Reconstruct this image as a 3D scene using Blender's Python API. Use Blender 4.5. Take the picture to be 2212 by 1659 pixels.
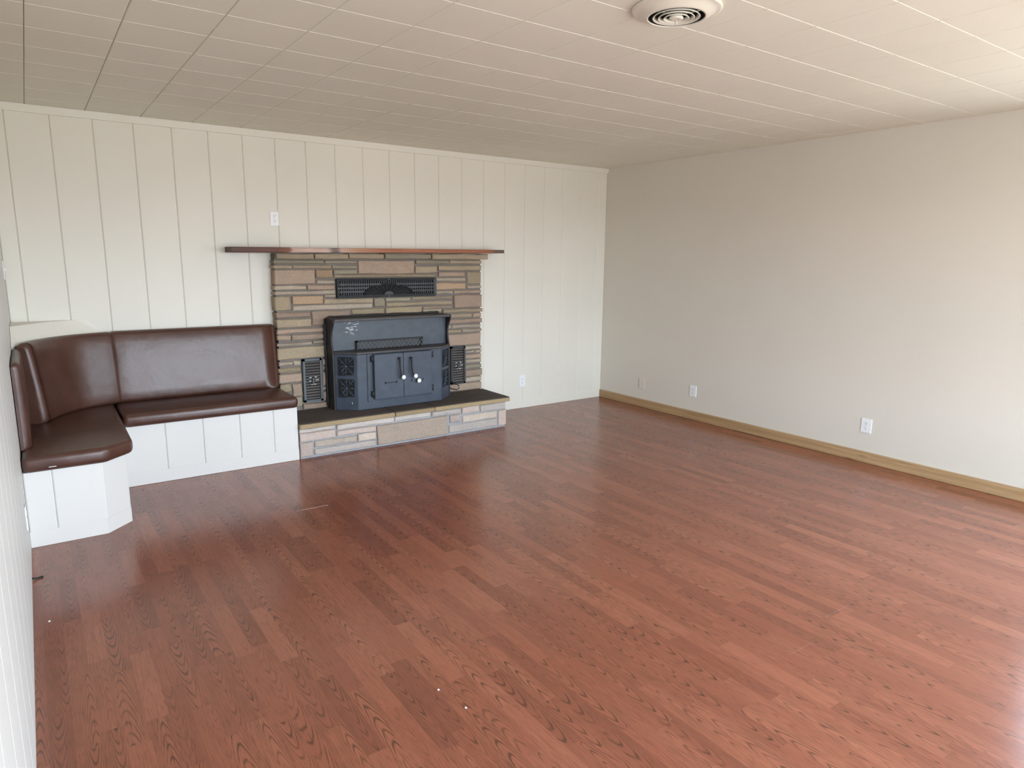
import bpy, bmesh, math, random
from mathutils import Vector, Matrix, noise
random.seed(7)
sc = bpy.context.scene
col = sc.collection
for o in list(bpy.data.objects):
    bpy.data.objects.remove(o)

# ------------------------------------------------------------------ camera
cam_d = bpy.data.cameras.new('camera')
cam_d.sensor_fit = 'HORIZONTAL'; cam_d.sensor_width = 36.0
cam_d.lens = 1463.84 / 2212 * 36.0
cam_d.clip_start = 0.02; cam_d.clip_end = 200
cam = bpy.data.objects.new('camera', cam_d); col.objects.link(cam)
RX = Vector((0.81692447, -0.57666931, 0.00932316))
DN = Vector((-0.09826669, -0.15509949, -0.98299939))
FW = Vector((0.56831160, 0.80212010, -0.18337195))
M = Matrix.Identity(4)
for i in range(3):
    M[i][0] = RX[i]; M[i][1] = -DN[i]; M[i][2] = -FW[i]
M.translation = Vector((-5.09753707, -5.48871589, 1.51461228))
cam.matrix_world = M
sc.camera = cam

# ------------------------------------------------------------------ sky, window light, exposure
SKY_UP = (0.66, 0.87, 1.12); SKY_HOR = (0.87, 0.99, 1.12); GROUND = (0.40, 0.40, 0.385)
SKY_STRENGTH = 7.0
w = bpy.data.worlds.new('daylight'); sc.world = w; w.use_nodes = True
nt = w.node_tree; nt.nodes.clear()
tc = nt.nodes.new('ShaderNodeTexCoord'); sx = nt.nodes.new('ShaderNodeSeparateXYZ')
rp = nt.nodes.new('ShaderNodeValToRGB'); bg = nt.nodes.new('ShaderNodeBackground'); wo = nt.nodes.new('ShaderNodeOutputWorld')
mr = nt.nodes.new('ShaderNodeMapRange'); mr.inputs[1].default_value = -1; mr.inputs[2].default_value = 1
nt.links.new(tc.outputs['Generated'], sx.inputs[0]); nt.links.new(sx.outputs['Z'], mr.inputs[0])
nt.links.new(mr.outputs[0], rp.inputs[0]); nt.links.new(rp.outputs[0], bg.inputs[0]); nt.links.new(bg.outputs[0], wo.inputs[0])
e = rp.color_ramp.elements
e[0].position = 0.49; e[0].color = (*GROUND, 1)
e[1].position = 0.51; e[1].color = (*SKY_HOR, 1)
n = e.new(0.8); n.color = (*SKY_UP, 1)
bg.inputs[1].default_value = SKY_STRENGTH

RW, RD, RH = 5.2205, 7.2, 2.44          # width (x from -RW to 0), depth (y from -RD to 0), height
# big picture window in the wall behind the camera, and one in the right wall beyond the frame's edge
WIN_REAR = (-4.65, -1.2, 0.40, 2.12)      # x0, x1, z0, z1
WIN_SIDE = (-6.25, -4.22, 0.80, 1.84)     # y0, y1, z0, z1
def portal(name, loc, rot, sx_, sy_):
    ld = bpy.data.lights.new(name, 'AREA'); ld.shape = 'RECTANGLE'
    ld.size = sx_; ld.size_y = sy_; ld.cycles.is_portal = True
    lo = bpy.data.objects.new(name, ld); col.objects.link(lo); lo.location = loc; lo.rotation_euler = rot
portal('rear_window_portal', ((WIN_REAR[0]+WIN_REAR[1])/2, -RD-.13, (WIN_REAR[2]+WIN_REAR[3])/2), (math.radians(90), 0, 0), WIN_REAR[1]-WIN_REAR[0], WIN_REAR[3]-WIN_REAR[2])
portal('side_window_portal', (.13, (WIN_SIDE[0]+WIN_SIDE[1])/2, (WIN_SIDE[2]+WIN_SIDE[3])/2), (math.radians(90), 0, math.radians(90)), WIN_SIDE[1]-WIN_SIDE[0], WIN_SIDE[3]-WIN_SIDE[2])
sc.view_settings.view_transform = 'Standard'
sc.view_settings.look = 'None'
sc.view_settings.gamma = 1.0
sc.view_settings.use_curve_mapping = False
sc.view_settings.exposure = 1.64
sc.cycles.use_denoising = True
sc.cycles.max_bounces = 12
sc.cycles.diffuse_bounces = 8
sc.cycles.sample_clamp_indirect = 6.0
STONES= [(-3.533, -3.145, 1.452, 1.477, 'g'),(-3.136, -2.864, 1.454, 1.478, 'g'),(-3.535, -3.398, 1.415, 1.438, 't'),(-3.39, -3.079, 1.414, 1.437, 't'),(-3.076, -2.866, 1.413, 1.438, 'g'),(-3.539, -3.22, 1.293, 1.404, 'p'),(-3.21, -3.075, 1.338, 1.406, 'o'),(-3.065, -2.864, 1.369, 1.403, 'g'),(-3.207, -3.054, 1.29, 1.321, 'l'),(-3.538, -3.296, 1.25, 1.28, 'l'),(-3.287, -3.055, 1.248, 1.283, 'p'),(-3.54, -3.057, 1.209, 1.24, 'l'),(-3.545, -3.426, 1.088, 1.198, 't'),(-3.411, -3.164, 1.134, 1.199, 'o'),(-3.153, -3.058, 1.187, 1.203, 'l'),(-3.155, -2.732, 1.129, 1.168, 't'),(-3.411, -2.734, 1.083, 1.123, 'l'),(-3.541, -3.274, 1.031, 1.071, 'p'),(-3.545, -3.268, 0.955, 1.017, 't'),(-3.259, -2.936, 0.96, 1.073, 'p'),(-2.85, -2.337, 1.371, 1.48, 'p'),(-3.064, -2.134, 1.333, 1.364, 't'),(-2.919, -2.633, 1.034, 1.079, 'y'),(-2.323, -1.984, 1.454, 1.483, 'g'),(-1.976, -1.634, 1.454, 1.485, 't'),(-2.327, -2.112, 1.376, 1.434, 't'),(-2.097, -1.626, 1.394, 1.438, 't'),(-2.094, -1.827, 1.343, 1.381, 'p'),(-1.797, -1.634, 1.273, 1.38, 't'),(-2.12, -1.816, 1.299, 1.33, 'l'),(-2.121, -1.813, 1.225, 1.284, 'o'),(-1.797, -1.642, 1.233, 1.256, 'l'),(-2.122, -1.953, 1.188, 1.214, 'l'),(-1.938, -1.641, 1.186, 1.215, 'p'),(-2.36, -1.961, 1.144, 1.166, 't'),(-1.938, -1.637, 1.058, 1.173, 'p'),(-2.722, -2.624, 1.094, 1.169, 'g'),(-2.614, -2.381, 1.134, 1.166, 'g'),(-2.611, -1.961, 1.091, 1.125, 't'),(-2.619, -2.271, 1.031, 1.082, 'y'),(-2.256, -1.958, 1.06, 1.078, 'p'),(-2.257, -2.069, 1.029, 1.056, 'g'),(-2.058, -1.637, 1.016, 1.045, 't'),(-2.055, -1.744, 0.966, 1.001, 't'),(-1.732, -1.637, 0.961, 1.001, 'p'),(-2.055, -1.637, 0.912, 0.953, 'p'),(-2.056, -1.966, 0.871, 0.902, 'l'),(-1.955, -1.637, 0.869, 0.898, 'l'),(-2.056, -1.864, 0.828, 0.857, 'y'),(-1.853, -1.637, 0.827, 0.855, 'l'),(-2.057, -1.633, 0.703, 0.813, 'p'),(-1.823, -1.634, 0.663, 0.694, 'l'),(-1.823, -1.723, 0.631, 0.653, 'l'),(-1.714, -1.634, 0.625, 0.649, 'l'),(-1.823, -1.637, 0.574, 0.616, 'p'),(-1.823, -1.64, 0.534, 0.564, 'l'),(-1.823, -1.64, 0.485, 0.519, 'g'),(-1.824, -1.64, 0.408, 0.471, 'p'),(-1.824, -1.64, 0.355, 0.397, 'l'),(-2.029, -1.64, 0.279, 0.342, 'p'),(-2.031, -1.984, 0.675, 0.695, 'l'),(-2.032, -1.985, 0.624, 0.659, 'l'),(-2.032, -1.985, 0.561, 0.604, 'l'),(-2.033, -1.986, 0.434, 0.551, 'p'),(-2.034, -1.987, 0.393, 0.423, 'l'),(-2.035, -1.987, 0.362, 0.38, 'l'),(-3.537, -3.138, 0.905, 0.938, 'p'),(-3.537, -3.437, 0.855, 0.893, 'p'),(-3.427, -3.14, 0.85, 0.893, 'p'),(-3.533, -3.269, 0.808, 0.831, 'l'),(-3.261, -3.132, 0.814, 0.838, 'l'),(-3.535, -3.131, 0.695, 0.794, 't'),(-3.529, -3.431, 0.651, 0.682, 'l'),(-3.424, -3.355, 0.646, 0.684, 'l'),(-3.187, -3.129, 0.634, 0.68, 'l'),(-3.532, -3.358, 0.594, 0.629, 'y'),(-3.19, -3.131, 0.588, 0.62, 'p'),(-3.535, -3.361, 0.511, 0.582, 'p'),(-3.193, -3.135, 0.463, 0.573, 'p'),(-3.545, -3.453, 0.439, 0.501, 't'),(-3.444, -3.366, 0.393, 0.499, 'p'),(-3.197, -3.138, 0.424, 0.448, 'l'),(-3.196, -3.141, 0.334, 0.41, 'p'),(-3.528, -3.371, 0.309, 0.388, 'g'),(-3.367, -3.144, 0.28, 0.322, 'p')]
LINTEL= [(-3.528, -3.238, 1.489, 1.541, 't'),(-3.23, -2.952, 1.491, 1.543, 't'),(-2.943, -2.635, 1.494, 1.543, 't'),(-2.629, -2.189, 1.496, 1.542, 'g'),(-2.179, -1.597, 1.495, 1.544, 't')]
HEARTH= [(-3.542, -3.274, 0.203, 0.233, 'l'),(-3.54, -3.271, 0.134, 0.199, 'p'),(-3.437, -3.099, 0.076, 0.123, 't'),(-3.088, -2.939, 0.071, 0.131, 't'),(-3.545, -3.453, 0.017, 0.128, 'p'),(-3.438, -2.941, 0.018, 0.064, 'l'),(-3.26, -2.78, 0.189, 0.232, 'l'),(-3.259, -2.937, 0.138, 0.18, 'p'),(-2.925, -2.278, 0.02, 0.176, 'o'),(-2.766, -2.439, 0.195, 0.232, 'l'),(-2.427, -2.152, 0.187, 0.231, 'l'),(-2.131, -1.959, 0.175, 0.231, 'p'),(-1.943, -1.673, 0.169, 0.23, 'l'),(-2.252, -2.153, 0.11, 0.175, 'p'),(-2.126, -1.77, 0.097, 0.16, 't'),(-2.261, -1.764, 0.02, 0.088, 'l'),(-1.75, -1.666, 0.018, 0.16, 'p')]

# ------------------------------------------------------------------ helpers
WL = {}
def link(o, parent=None):
    col.objects.link(o)
    if parent is not None: o.parent = parent
def tag(o, label=None, cat=None, group=None, kind=None):
    if label: o['label'] = label
    if cat: o['category'] = cat
    if group: o['group'] = group
    if kind: o['kind'] = kind
    return o
def thing(name, loc, label, cat, group=None):
    o = bpy.data.objects.new(name, None); link(o); o.location = loc; o.empty_display_size = 0.05
    WL[o.name] = Vector(loc)
    return tag(o, label, cat, group)
def wl(o): return WL.get(o.name, Vector((0, 0, 0))) if o else Vector((0, 0, 0))
def make_mesh(name, bm, m, smooth=False):
    bmesh.ops.recalc_face_normals(bm, faces=bm.faces[:])
    me = bpy.data.meshes.new(name); bm.to_mesh(me); bm.free()
    if smooth:
        for p in me.polygons: p.use_smooth = True
    for x in (m if isinstance(m, (list, tuple)) else [m]): me.materials.append(x)
    return me
def obj(name, bm, m, parent=None, smooth=False, kind=None):
    """one mesh object; bm is in world coordinates, origin goes to the parent's origin (or its own base centre)"""
    if parent is None:
        lo = Vector([min(v.co[i] for v in bm.verts) for i in range(3)]); hi = Vector([max(v.co[i] for v in bm.verts) for i in range(3)])
        org = Vector(((lo.x + hi.x) / 2, (lo.y + hi.y) / 2, lo.z))
    else: org = wl(parent)
    for v in bm.verts: v.co -= org
    o = bpy.data.objects.new(name, make_mesh(name, bm, m, smooth)); link(o, parent)
    if parent is None: o.location = org
    WL[o.name] = org
    if kind: o['kind'] = kind
    return o
def place(name, me, wloc, parent, rot=None, scale=None):
    o = bpy.data.objects.new(name, me); link(o, parent); o.location = Vector(wloc) - wl(parent)
    if rot: o.rotation_euler = rot
    if scale: o.scale = scale
    WL[o.name] = Vector(wloc)
    return o
def NB(): return bmesh.new()
def add_box(bm, x0, x1, y0, y1, z0, z1, bev=0.0, seg=1):
    t = bmesh.new()
    vs = [t.verts.new((x, y, z)) for x in (x0, x1) for y in (y0, y1) for z in (z0, z1)]
    for f in ((0,1,3,2),(4,6,7,5),(0,4,5,1),(2,3,7,6),(0,2,6,4),(1,5,7,3)): t.faces.new([vs[i] for i in f])
    if bev: bmesh.ops.bevel(t, geom=t.edges[:], offset=bev, segments=seg, profile=0.5, affect='EDGES')
    merge(bm, t)
def merge(bm, t, mat=None):
    if mat: bmesh.ops.transform(t, matrix=mat, verts=t.verts)
    m = {}
    for v in t.verts: m[v] = bm.verts.new(v.co)
    for f in t.faces:
        try:
            g = bm.faces.new([m[v] for v in f.verts]); g.smooth = f.smooth; g.material_index = f.material_index
        except ValueError: pass
    t.free()
def bx(*a, **k):
    bm = NB(); add_box(bm, *a, **k); return bm
def add_prism(bm, poly, z0, z1, bev=0.0, seg=1, axis='z'):
    """poly of 2-D points, extruded; axis z: (x,y) poly; axis x: (y,z) poly between x0,x1; axis y: (x,z)"""
    t = bmesh.new()
    def P(a, b, h): return (a, b, h) if axis == 'z' else ((h, a, b) if axis == 'x' else (a, h, b))
    lo = [t.verts.new(P(a, b, z0)) for a, b in poly]; hi = [t.verts.new(P(a, b, z1)) for a, b in poly]
    t.faces.new(lo[::-1]); t.faces.new(hi); n = len(poly)
    for i in range(n): t.faces.new((lo[i], lo[(i+1) % n], hi[(i+1) % n], hi[i]))
    if bev: bmesh.ops.bevel(t, geom=t.edges[:], offset=bev, segments=seg, profile=0.5, affect='EDGES')
    merge(bm, t)
def prism(*a, **k):
    bm = NB(); add_prism(bm, *a, **k); return bm
def add_tube(bm, pts, r, n=8):
    pts = [Vector(p) for p in pts]; rings = []
    up = Vector((0, 0, 1))
    for i, p in enumerate(pts):
        d = (pts[min(i+1, len(pts)-1)] - pts[max(i-1, 0)]).normalized()
        a = d.cross(up) if abs(d.dot(up)) < .95 else d.cross(Vector((1, 0, 0)))
        a.normalize(); b = d.cross(a).normalized()
        rr = r[i] if isinstance(r, (list, tuple)) else r
        rings.append([bm.verts.new(p + (a*math.cos(2*math.pi*k/n) + b*math.sin(2*math.pi*k/n))*rr) for k in range(n)])
    for A, B in zip(rings, rings[1:]):
        for k in range(n): bm.faces.new((A[k], A[(k+1) % n], B[(k+1) % n], B[k])).smooth = True
    bm.faces.new(rings[0][::-1]); bm.faces.new(rings[-1])
def tube(*a, **k):
    bm = NB(); add_tube(bm, *a, **k); return bm
def add_ball(bm, c, r, sc3=(1, 1, 1), u=14, v=9):
    t = bmesh.new(); bmesh.ops.create_uvsphere(t, u_segments=u, v_segments=v, radius=r)
    for f in t.faces: f.smooth = True
    merge(bm, t, Matrix.Translation(Vector(c)) @ Matrix.Diagonal((*sc3, 1)))
def ball(*a, **k):
    bm = NB(); add_ball(bm, *a, **k); return bm
def add_lathe(bm, prof, c, n=48):
    """prof: (radius, z) closed loop, turned about the vertical axis through c"""
    rings = []
    for k in range(n):
        a = 2*math.pi*k/n
        rings.append([bm.verts.new((c[0] + r*math.cos(a), c[1] + r*math.sin(a), c[2] + z)) for r, z in prof])
    m = len(prof)
    for k in range(n):
        A, B = rings[k], rings[(k+1) % n]
        for i in range(m):
            j = (i+1) % m
            bm.faces.new((A[i], A[j], B[j], B[i])).smooth = True
def lathe(*a, **k):
    bm = NB(); add_lathe(bm, *a, **k); return bm

# ------------------------------------------------------------------ materials
def mat(name, base=(.8, .8, .8), rough=.5, spec=.5, metal=0.0, coat=0.0, coat_rough=.1):
    m = bpy.data.materials.new(name); m.use_nodes = True
    b = m.node_tree.nodes['Principled BSDF']
    b.inputs['Base Color'].default_value = (*base, 1); b.inputs['Roughness'].default_value = rough
    b.inputs['Specular IOR Level'].default_value = spec; b.inputs['Metallic'].default_value = metal
    b.inputs['Coat Weight'].default_value = coat; b.inputs['Coat Roughness'].default_value = coat_rough
    return m
class G:
    """tiny node-graph helper"""
    def __init__(s, m): s.t = m.node_tree; s.b = s.t.nodes['Principled BSDF']
    def n(s, typ, **k):
        x = s.t.nodes.new('ShaderNode' + typ)
        for a, v in k.items(): setattr(x, a, v)
        return x
    def l(s, a, b): s.t.links.new(a, b)
    def val(s, sock, v):
        if isinstance(v, bpy.types.NodeSocket): s.l(v, sock)
        else: sock.default_value = v
    def math(s, op, a, b=0.0, c=0.0):
        x = s.n('Math', operation=op); s.val(x.inputs[0], a); s.val(x.inputs[1], b); s.val(x.inputs[2], c); return x.outputs[0]
    def noise(s, vec, scale, detail=3, rough=.5, dist=0.0):
        x = s.n('TexNoise'); s.l(vec, x.inputs['Vector']); x.inputs['Scale'].default_value = scale
        x.inputs['Detail'].default_value = detail; x.inputs['Roughness'].default_value = rough; x.inputs['Distortion'].default_value = dist
        return x.outputs['Fac']
    def mapping(s, vec, scale=(1, 1, 1), loc=(0, 0, 0)):
        x = s.n('Mapping'); s.l(vec, x.inputs[0]); x.inputs['Scale'].default_value = scale; x.inputs['Location'].default_value = loc; return x.outputs[0]
    def ramp(s, fac, stops, interp='LINEAR'):
        x = s.n('ValToRGB'); s.l(fac, x.inputs[0]); r = x.color_ramp; r.interpolation = interp
        while len(r.elements) < len(stops): r.elements.new(0.5)
        for el, (p, c) in zip(r.elements, stops):
            el.position = p; el.color = (*c, 1) if len(c) == 3 else c
        return x.outputs[0]
    def mix(s, fac, a, b, mode='MIX'):
        x = s.n('Mix', data_type='RGBA', blend_type=mode)
        s.val(x.inputs[0], fac)
        for i, v in ((6, a), (7, b)):
            if isinstance(v, bpy.types.NodeSocket): s.l(v, x.inputs[i])
            else: x.inputs[i].default_value = (*v, 1)
        return x.outputs[2]
    def bump(s, h, strength=.2, dist=.01):
        x = s.n('Bump'); s.l(h, x.inputs['Height']); x.inputs['Strength'].default_value = strength; x.inputs['Distance'].default_value = dist
        s.l(x.outputs[0], s.b.inputs['Normal'])
    def pos(s): return s.n('NewGeometry').outputs['Position']
    def objc(s): return s.n('TexCoord').outputs['Object']
    def rnd(s): return s.n('ObjectInfo').outputs['Random']
    def base(s, c): s.l(c, s.b.inputs['Base Color'])

def painted(name, c, rough=.5, var=.04, bump=.05, bscale=60, spec=.35):
    m = mat(name, c, rough, spec); g = G(m); p = g.pos()
    f = g.noise(p, 1.3, 3)
    d = tuple(x*(1-var) for x in c); l = tuple(min(1, x*(1+var*.6)) for x in c)
    g.base(g.ramp(f, [(.3, d), (.7, l)])); g.bump(g.noise(p, bscale, 3), bump, .01)
    return m
M_WALLCREAM = painted('cream_paint', (.785, .77, .695), .45, .03)
M_BENCHPAINT = painted('white_cream_paint', (.71, .70, .67), .42, .02)
M_BEIGE = painted('beige_wall_paint', (.70, .672, .598), .55, .02, .08, 90)
M_LEFT = painted('pale_wall_paint', (.69, .69, .655), .5, .02)
M_CEIL = painted('ceiling_tile_paint', (.81, .80, .695), .6, .03, .12, 40)
M_TRIM = painted('cream_trim_paint', (.79, .78, .70), .42, .02)
M_WHITE = mat('white_plastic', (.86, .88, .90), .28, .5)
M_ALMOND = mat('almond_plastic', (.70, .64, .56), .35, .5)
M_DARKHOLE = mat('dark_hole', (.02, .02, .02), .8, .2)
M_STEEL = mat('steel_screw', (.6, .6, .58), .35, .5, .9)

def wood_floor():
    m = mat('red_oak_laminate', (.3, .1, .06), .2, .55); g = G(m)
    sep = g.n('SeparateXYZ'); g.l(g.pos(), sep.inputs[0]); x, y = sep.outputs[0], sep.outputs[1]
    sw = .0665
    sxx = g.math('MULTIPLY', x, 1/sw); si = g.math('FLOOR', sxx)
    u = g.math('SUBTRACT', g.math('SUBTRACT', sxx, si), .5)
    def wn(a, b=None, seed=0.0):
        c = g.n('CombineXYZ'); g.val(c.inputs[0], a); g.val(c.inputs[1], b if b is not None else 0.0); c.inputs[2].default_value = seed
        k = g.n('TexWhiteNoise', noise_dimensions='3D'); g.l(c.outputs[0], k.inputs[0]); return k.outputs['Value']
    t = g.math('ADD', g.math('MULTIPLY', y, 1/.46), g.math('MULTIPLY', wn(si, seed=3.3), 7.0))
    j = g.math('FLOOR', t)
    r1 = wn(si, j, 1.0); r2 = wn(si, j, 2.0); r3 = wn(si, j, 5.0)
    v = g.math('ADD', y, g.math('MULTIPLY', r2, 40.0))
    cv = g.n('CombineXYZ'); g.l(g.math('ADD', x, g.math('MULTIPLY', r1, 9.0)), cv.inputs[0]); g.l(v, cv.inputs[1]); g.l(r3, cv.inputs[2])
    P = cv.outputs[0]
    wob = g.noise(g.mapping(P, (16, 2.6, 1)), 1.0, 3, .5)
    fine = g.noise(g.mapping(P, (240, 7, 1)), 1.0, 4, .6)
    pores = g.noise(g.mapping(P, (300, 13, 1)), 1.0, 2, .5)
    blot = g.noise(g.mapping(P, (26, 9, 1)), 1.0, 3, .6)
    # cathedral arches: level lines of v + k*(u-u0)^2
    u0 = g.math('MULTIPLY', g.math('SUBTRACT', r3, .5), .7)
    du = g.math('SUBTRACT', u, u0)
    k = g.math('MULTIPLY', g.math('SIGN', g.math('SUBTRACT', r1, .5)), g.math('ADD', .55, g.math('MULTIPLY', r3, 1.3)))
    arch = g.math('ADD', v, g.math('MULTIPLY', g.math('MULTIPLY', du, du), k))
    ph = g.math('ADD', g.math('MULTIPLY', arch, 92.0), g.math('MULTIPLY', wob, 15.0))
    ring = g.math('MULTIPLY', g.math('ADD', g.math('SINE', ph), 1.0), .5)
    ring = g.math('POWER', ring, 5.0)
    gate = g.math('MULTIPLY', ring, g.n('MapRange').outputs[0])
    mrn = gate.node.inputs[1].links[0].from_node
    g.l(r2, mrn.inputs[0]); mrn.inputs[1].default_value = .15; mrn.inputs[2].default_value = .60
    brk = g.ramp(blot, [(.34, (.15, .15, .15)), (.56, (1, 1, 1))])
    lines = g.math('MULTIPLY', gate, brk)
    base = g.ramp(r1, [(0.0, (.235, .080, .047)), (.25, (.270, .093, .054)), (.5, (.290, .101, .058)), (.75, (.310, .111, .064)), (1.0, (.345, .128, .075))])
    c = g.mix(g.math('MULTIPLY', g.ramp(fine, [(.35, (0, 0, 0)), (.75, (1, 1, 1))]), .45), base, (.165, .048, .026))
    c = g.mix(g.math('MULTIPLY', g.ramp(pores, [(.58, (0, 0, 0)), (.70, (1, 1, 1))]), .55), c, (.10, .032, .018))
    c = g.mix(g.math('MULTIPLY', g.ramp(blot, [(.60, (0, 0, 0)), (.78, (1, 1, 1))]), .35), c, (.15, .058, .036))
    c = g.mix(g.math('MULTIPLY', lines, .85), c, (.075, .036, .020))
    g.base(c)
    rr = g.n('MapRange'); g.l(fine, rr.inputs[0]); rr.inputs[3].default_value = .17; rr.inputs[4].default_value = .25
    g.l(rr.outputs[0], g.b.inputs['Roughness'])
    return m
M_FLOOR = wood_floor()

def stone_mat(name, c, c2):
    m = mat(name, c, .85, .25); g = G(m); p = g.pos(); r = g.rnd()
    n1 = g.noise(p, 9, 4, .6); n2 = g.noise(p, 70, 4, .65)
    a = g.mix(g.ramp(n1, [(.3, (0, 0, 0)), (.7, (1, 1, 1))]), c, c2)
    a = g.mix(g.math('MULTIPLY', g.ramp(n2, [(.35, (1, 1, 1)), (.62, (0, 0, 0))]), .35), a, tuple(x*.55 for x in c))
    hv = g.n('HueSaturation'); g.l(a, hv.inputs['Color']); g.l(g.math('ADD', g.math('MULTIPLY', r, .34), .83), hv.inputs['Value'])
    g.base(hv.outputs[0]); g.bump(n2, .5, .006)
    return m
M_ST = {
 't': stone_mat('tan_stone', (.43, .345, .235), (.37, .305, .22)),
 'p': stone_mat('pink_stone', (.43, .32, .24), (.37, .285, .22)),
 'o': stone_mat('orange_stone', (.44, .30, .195), (.41, .31, .215)),
 'g': stone_mat('grey_stone', (.335, .30, .225), (.38, .33, .24)),
 'l': stone_mat('light_stone', (.46, .395, .315), (.41, .345, .27)),
 'y': stone_mat('ochre_stone', (.405, .33, .215), (.375, .305, .21))}
M_HS = {k: stone_mat('pale_' + n_, a_, b_) for k, n_, a_, b_ in (
 ('t', 'tan_stone', (.58, .50, .42), (.50, .43, .36)), ('p', 'pink_stone', (.56, .455, .40), (.50, .42, .37)),
 ('o', 'buff_stone', (.53, .43, .345), (.48, .39, .32)), ('l', 'grey_stone', (.60, .54, .49), (.52, .47, .43)))}
M_MORTAR = stone_mat('grey_mortar', (.23, .20, .175), (.19, .17, .15))
M_MORTAR_PALE = stone_mat('pale_mortar', (.44, .455, .475), (.38, .395, .41))
M_SLABEDGE = stone_mat('sawn_stone_edge', (.40, .30, .17), (.36, .28, .17))
M_SLABTOP = stone_mat('sooty_slab_top', (.085, .072, .066), (.12, .10, .088))

def vinyl():
    m = mat('brown_vinyl', (.085, .036, .026), .36, .6); g = G(m); p = g.pos()
    n1 = g.noise(p, 5, 4, .6); n2 = g.noise(p, 240, 2)
    g.base(g.ramp(n1, [(.3, (.060, .024, .016)), (.7, (.095, .040, .027))]))
    rr = g.n('MapRange'); g.l(n1, rr.inputs[0]); rr.inputs[3].default_value = .30; rr.inputs[4].default_value = .42
    g.l(rr.outputs[0], g.b.inputs['Roughness'])
    h = g.math('ADD', g.math('MULTIPLY', g.noise(p, 7, 3), 1.0), g.math('MULTIPLY', n2, .05))
    g.bump(h, .22, .02)
    return m
M_VINYL = vinyl()

def pine():
    m = mat('knotty_pine', (.5, .33, .17), .38, .45); g = G(m); p = g.pos()
    st = g.noise(g.mapping(p, (6, 1.2, 45)), 1.0, 4, .6, 1.2)
    c = g.ramp(st, [(.3, (.33, .205, .10)), (.55, (.455, .305, .16)), (.75, (.53, .37, .205))])
    vo = g.n('TexVoronoi'); g.l(g.mapping(p, (1, 2.3, 9)), vo.inputs['Vector']); vo.inputs['Scale'].default_value = 1.0
    kn = g.ramp(vo.outputs['Distance'], [(.07, (1, 1, 1)), (.15, (0, 0, 0))])
    g.base(g.mix(g.math('MULTIPLY', kn, .75), c, (.16, .085, .04)))
    return m
M_PINE = pine()

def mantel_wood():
    m = mat('mantel_wood_with_glare', (.2, .07, .04), .5, .35); g = G(m); p = g.pos()
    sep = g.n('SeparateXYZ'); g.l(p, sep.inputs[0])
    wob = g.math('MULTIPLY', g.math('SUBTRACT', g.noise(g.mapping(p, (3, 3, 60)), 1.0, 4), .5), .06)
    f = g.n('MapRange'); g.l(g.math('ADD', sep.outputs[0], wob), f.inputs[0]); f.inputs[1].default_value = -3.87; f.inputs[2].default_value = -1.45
    c = g.ramp(f.outputs[0], [(0.0, (.10, .047, .035)), (.14, (.14, .050, .028)), (.165, (.20, .068, .03)), (.178, (.22, .075, .035)), (.186, (.58, .40, .33)), (.30, (.62, .45, .38)),  # pale stops paint a patch of glare into the wood colour
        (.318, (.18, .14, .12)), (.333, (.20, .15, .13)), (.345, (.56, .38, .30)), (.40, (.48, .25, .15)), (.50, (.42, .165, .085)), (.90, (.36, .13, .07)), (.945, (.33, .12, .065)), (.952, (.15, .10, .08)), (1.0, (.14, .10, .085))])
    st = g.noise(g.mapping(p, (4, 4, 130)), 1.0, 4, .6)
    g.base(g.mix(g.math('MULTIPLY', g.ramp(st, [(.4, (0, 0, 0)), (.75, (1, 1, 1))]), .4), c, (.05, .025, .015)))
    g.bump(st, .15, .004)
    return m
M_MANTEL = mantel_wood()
def iron(name, c, rough, flakes=False):
    m = mat(name, c, rough, .5); g = G(m); p = g.pos()
    n = g.noise(p, 11, 4, .6)
    cc = g.ramp(n, [(.3, tuple(x*.8 for x in c)), (.7, tuple(x*1.2 for x in c))])
    if flakes:   # chipped white patches on the hood's left
        d = g.n('VectorMath', operation='DISTANCE'); g.l(p, d.inputs[0]); d.inputs[1].default_value = (-2.97, -.2, .935)
        fn = g.noise(g.mapping(p, (30, 30, 60)), 1.0, 3, .6)
        f = g.math('SUBTRACT', fn, g.math('MULTIPLY', d.outputs['Value'], 2.3))
        cc = g.mix(g.ramp(f, [(.46, (0, 0, 0)), (.50, (1, 1, 1))]), cc, (.42, .44, .45))
    g.base(cc); g.bump(g.noise(p, 160, 2), .12, .003)
    return m
M_STOVE = iron('blue_black_stove_paint', (.050, .066, .092), .42)
M_HOOD = iron('stove_hood_paint', (.058, .074, .092), .40, True)
M_STOVEDARK = iron('black_stove_iron', (.022, .020, .021), .6)
M_SHELF = iron('brown_black_stove_top', (.055, .050, .050), .5)
M_GRILLE = iron('black_register_paint', (.030, .034, .038), .5)
M_GRILLEFRAME = iron('register_frame_paint', (.085, .105, .115), .45)
M_SLAT = iron('brown_grey_slat', (.12, .108, .10), .5)
M_KNOB = mat('white_porcelain', (.93, .94, .95), .12, .6)
M_CORD = mat('black_rubber', (.012, .012, .012), .5, .4)
M_VENT = mat('cream_enamel', (.78, .76, .66), .35, .5)
M_GLASS = bpy.data.materials.new('window_glass'); M_GLASS.use_nodes = True
_t = M_GLASS.node_tree; _t.nodes.clear()
_o = _t.nodes.new('ShaderNodeOutputMaterial'); _m = _t.nodes.new('ShaderNodeMixShader'); _tr = _t.nodes.new('ShaderNodeBsdfTransparent'); _gl = _t.nodes.new('ShaderNodeBsdfGlossy')
_gl.inputs['Roughness'].default_value = 0.0; _m.inputs[0].default_value = .05
_t.links.new(_tr.outputs[0], _m.inputs[1]); _t.links.new(_gl.outputs[0], _m.inputs[2]); _t.links.new(_m.outputs[0], _o.inputs[0])

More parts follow.
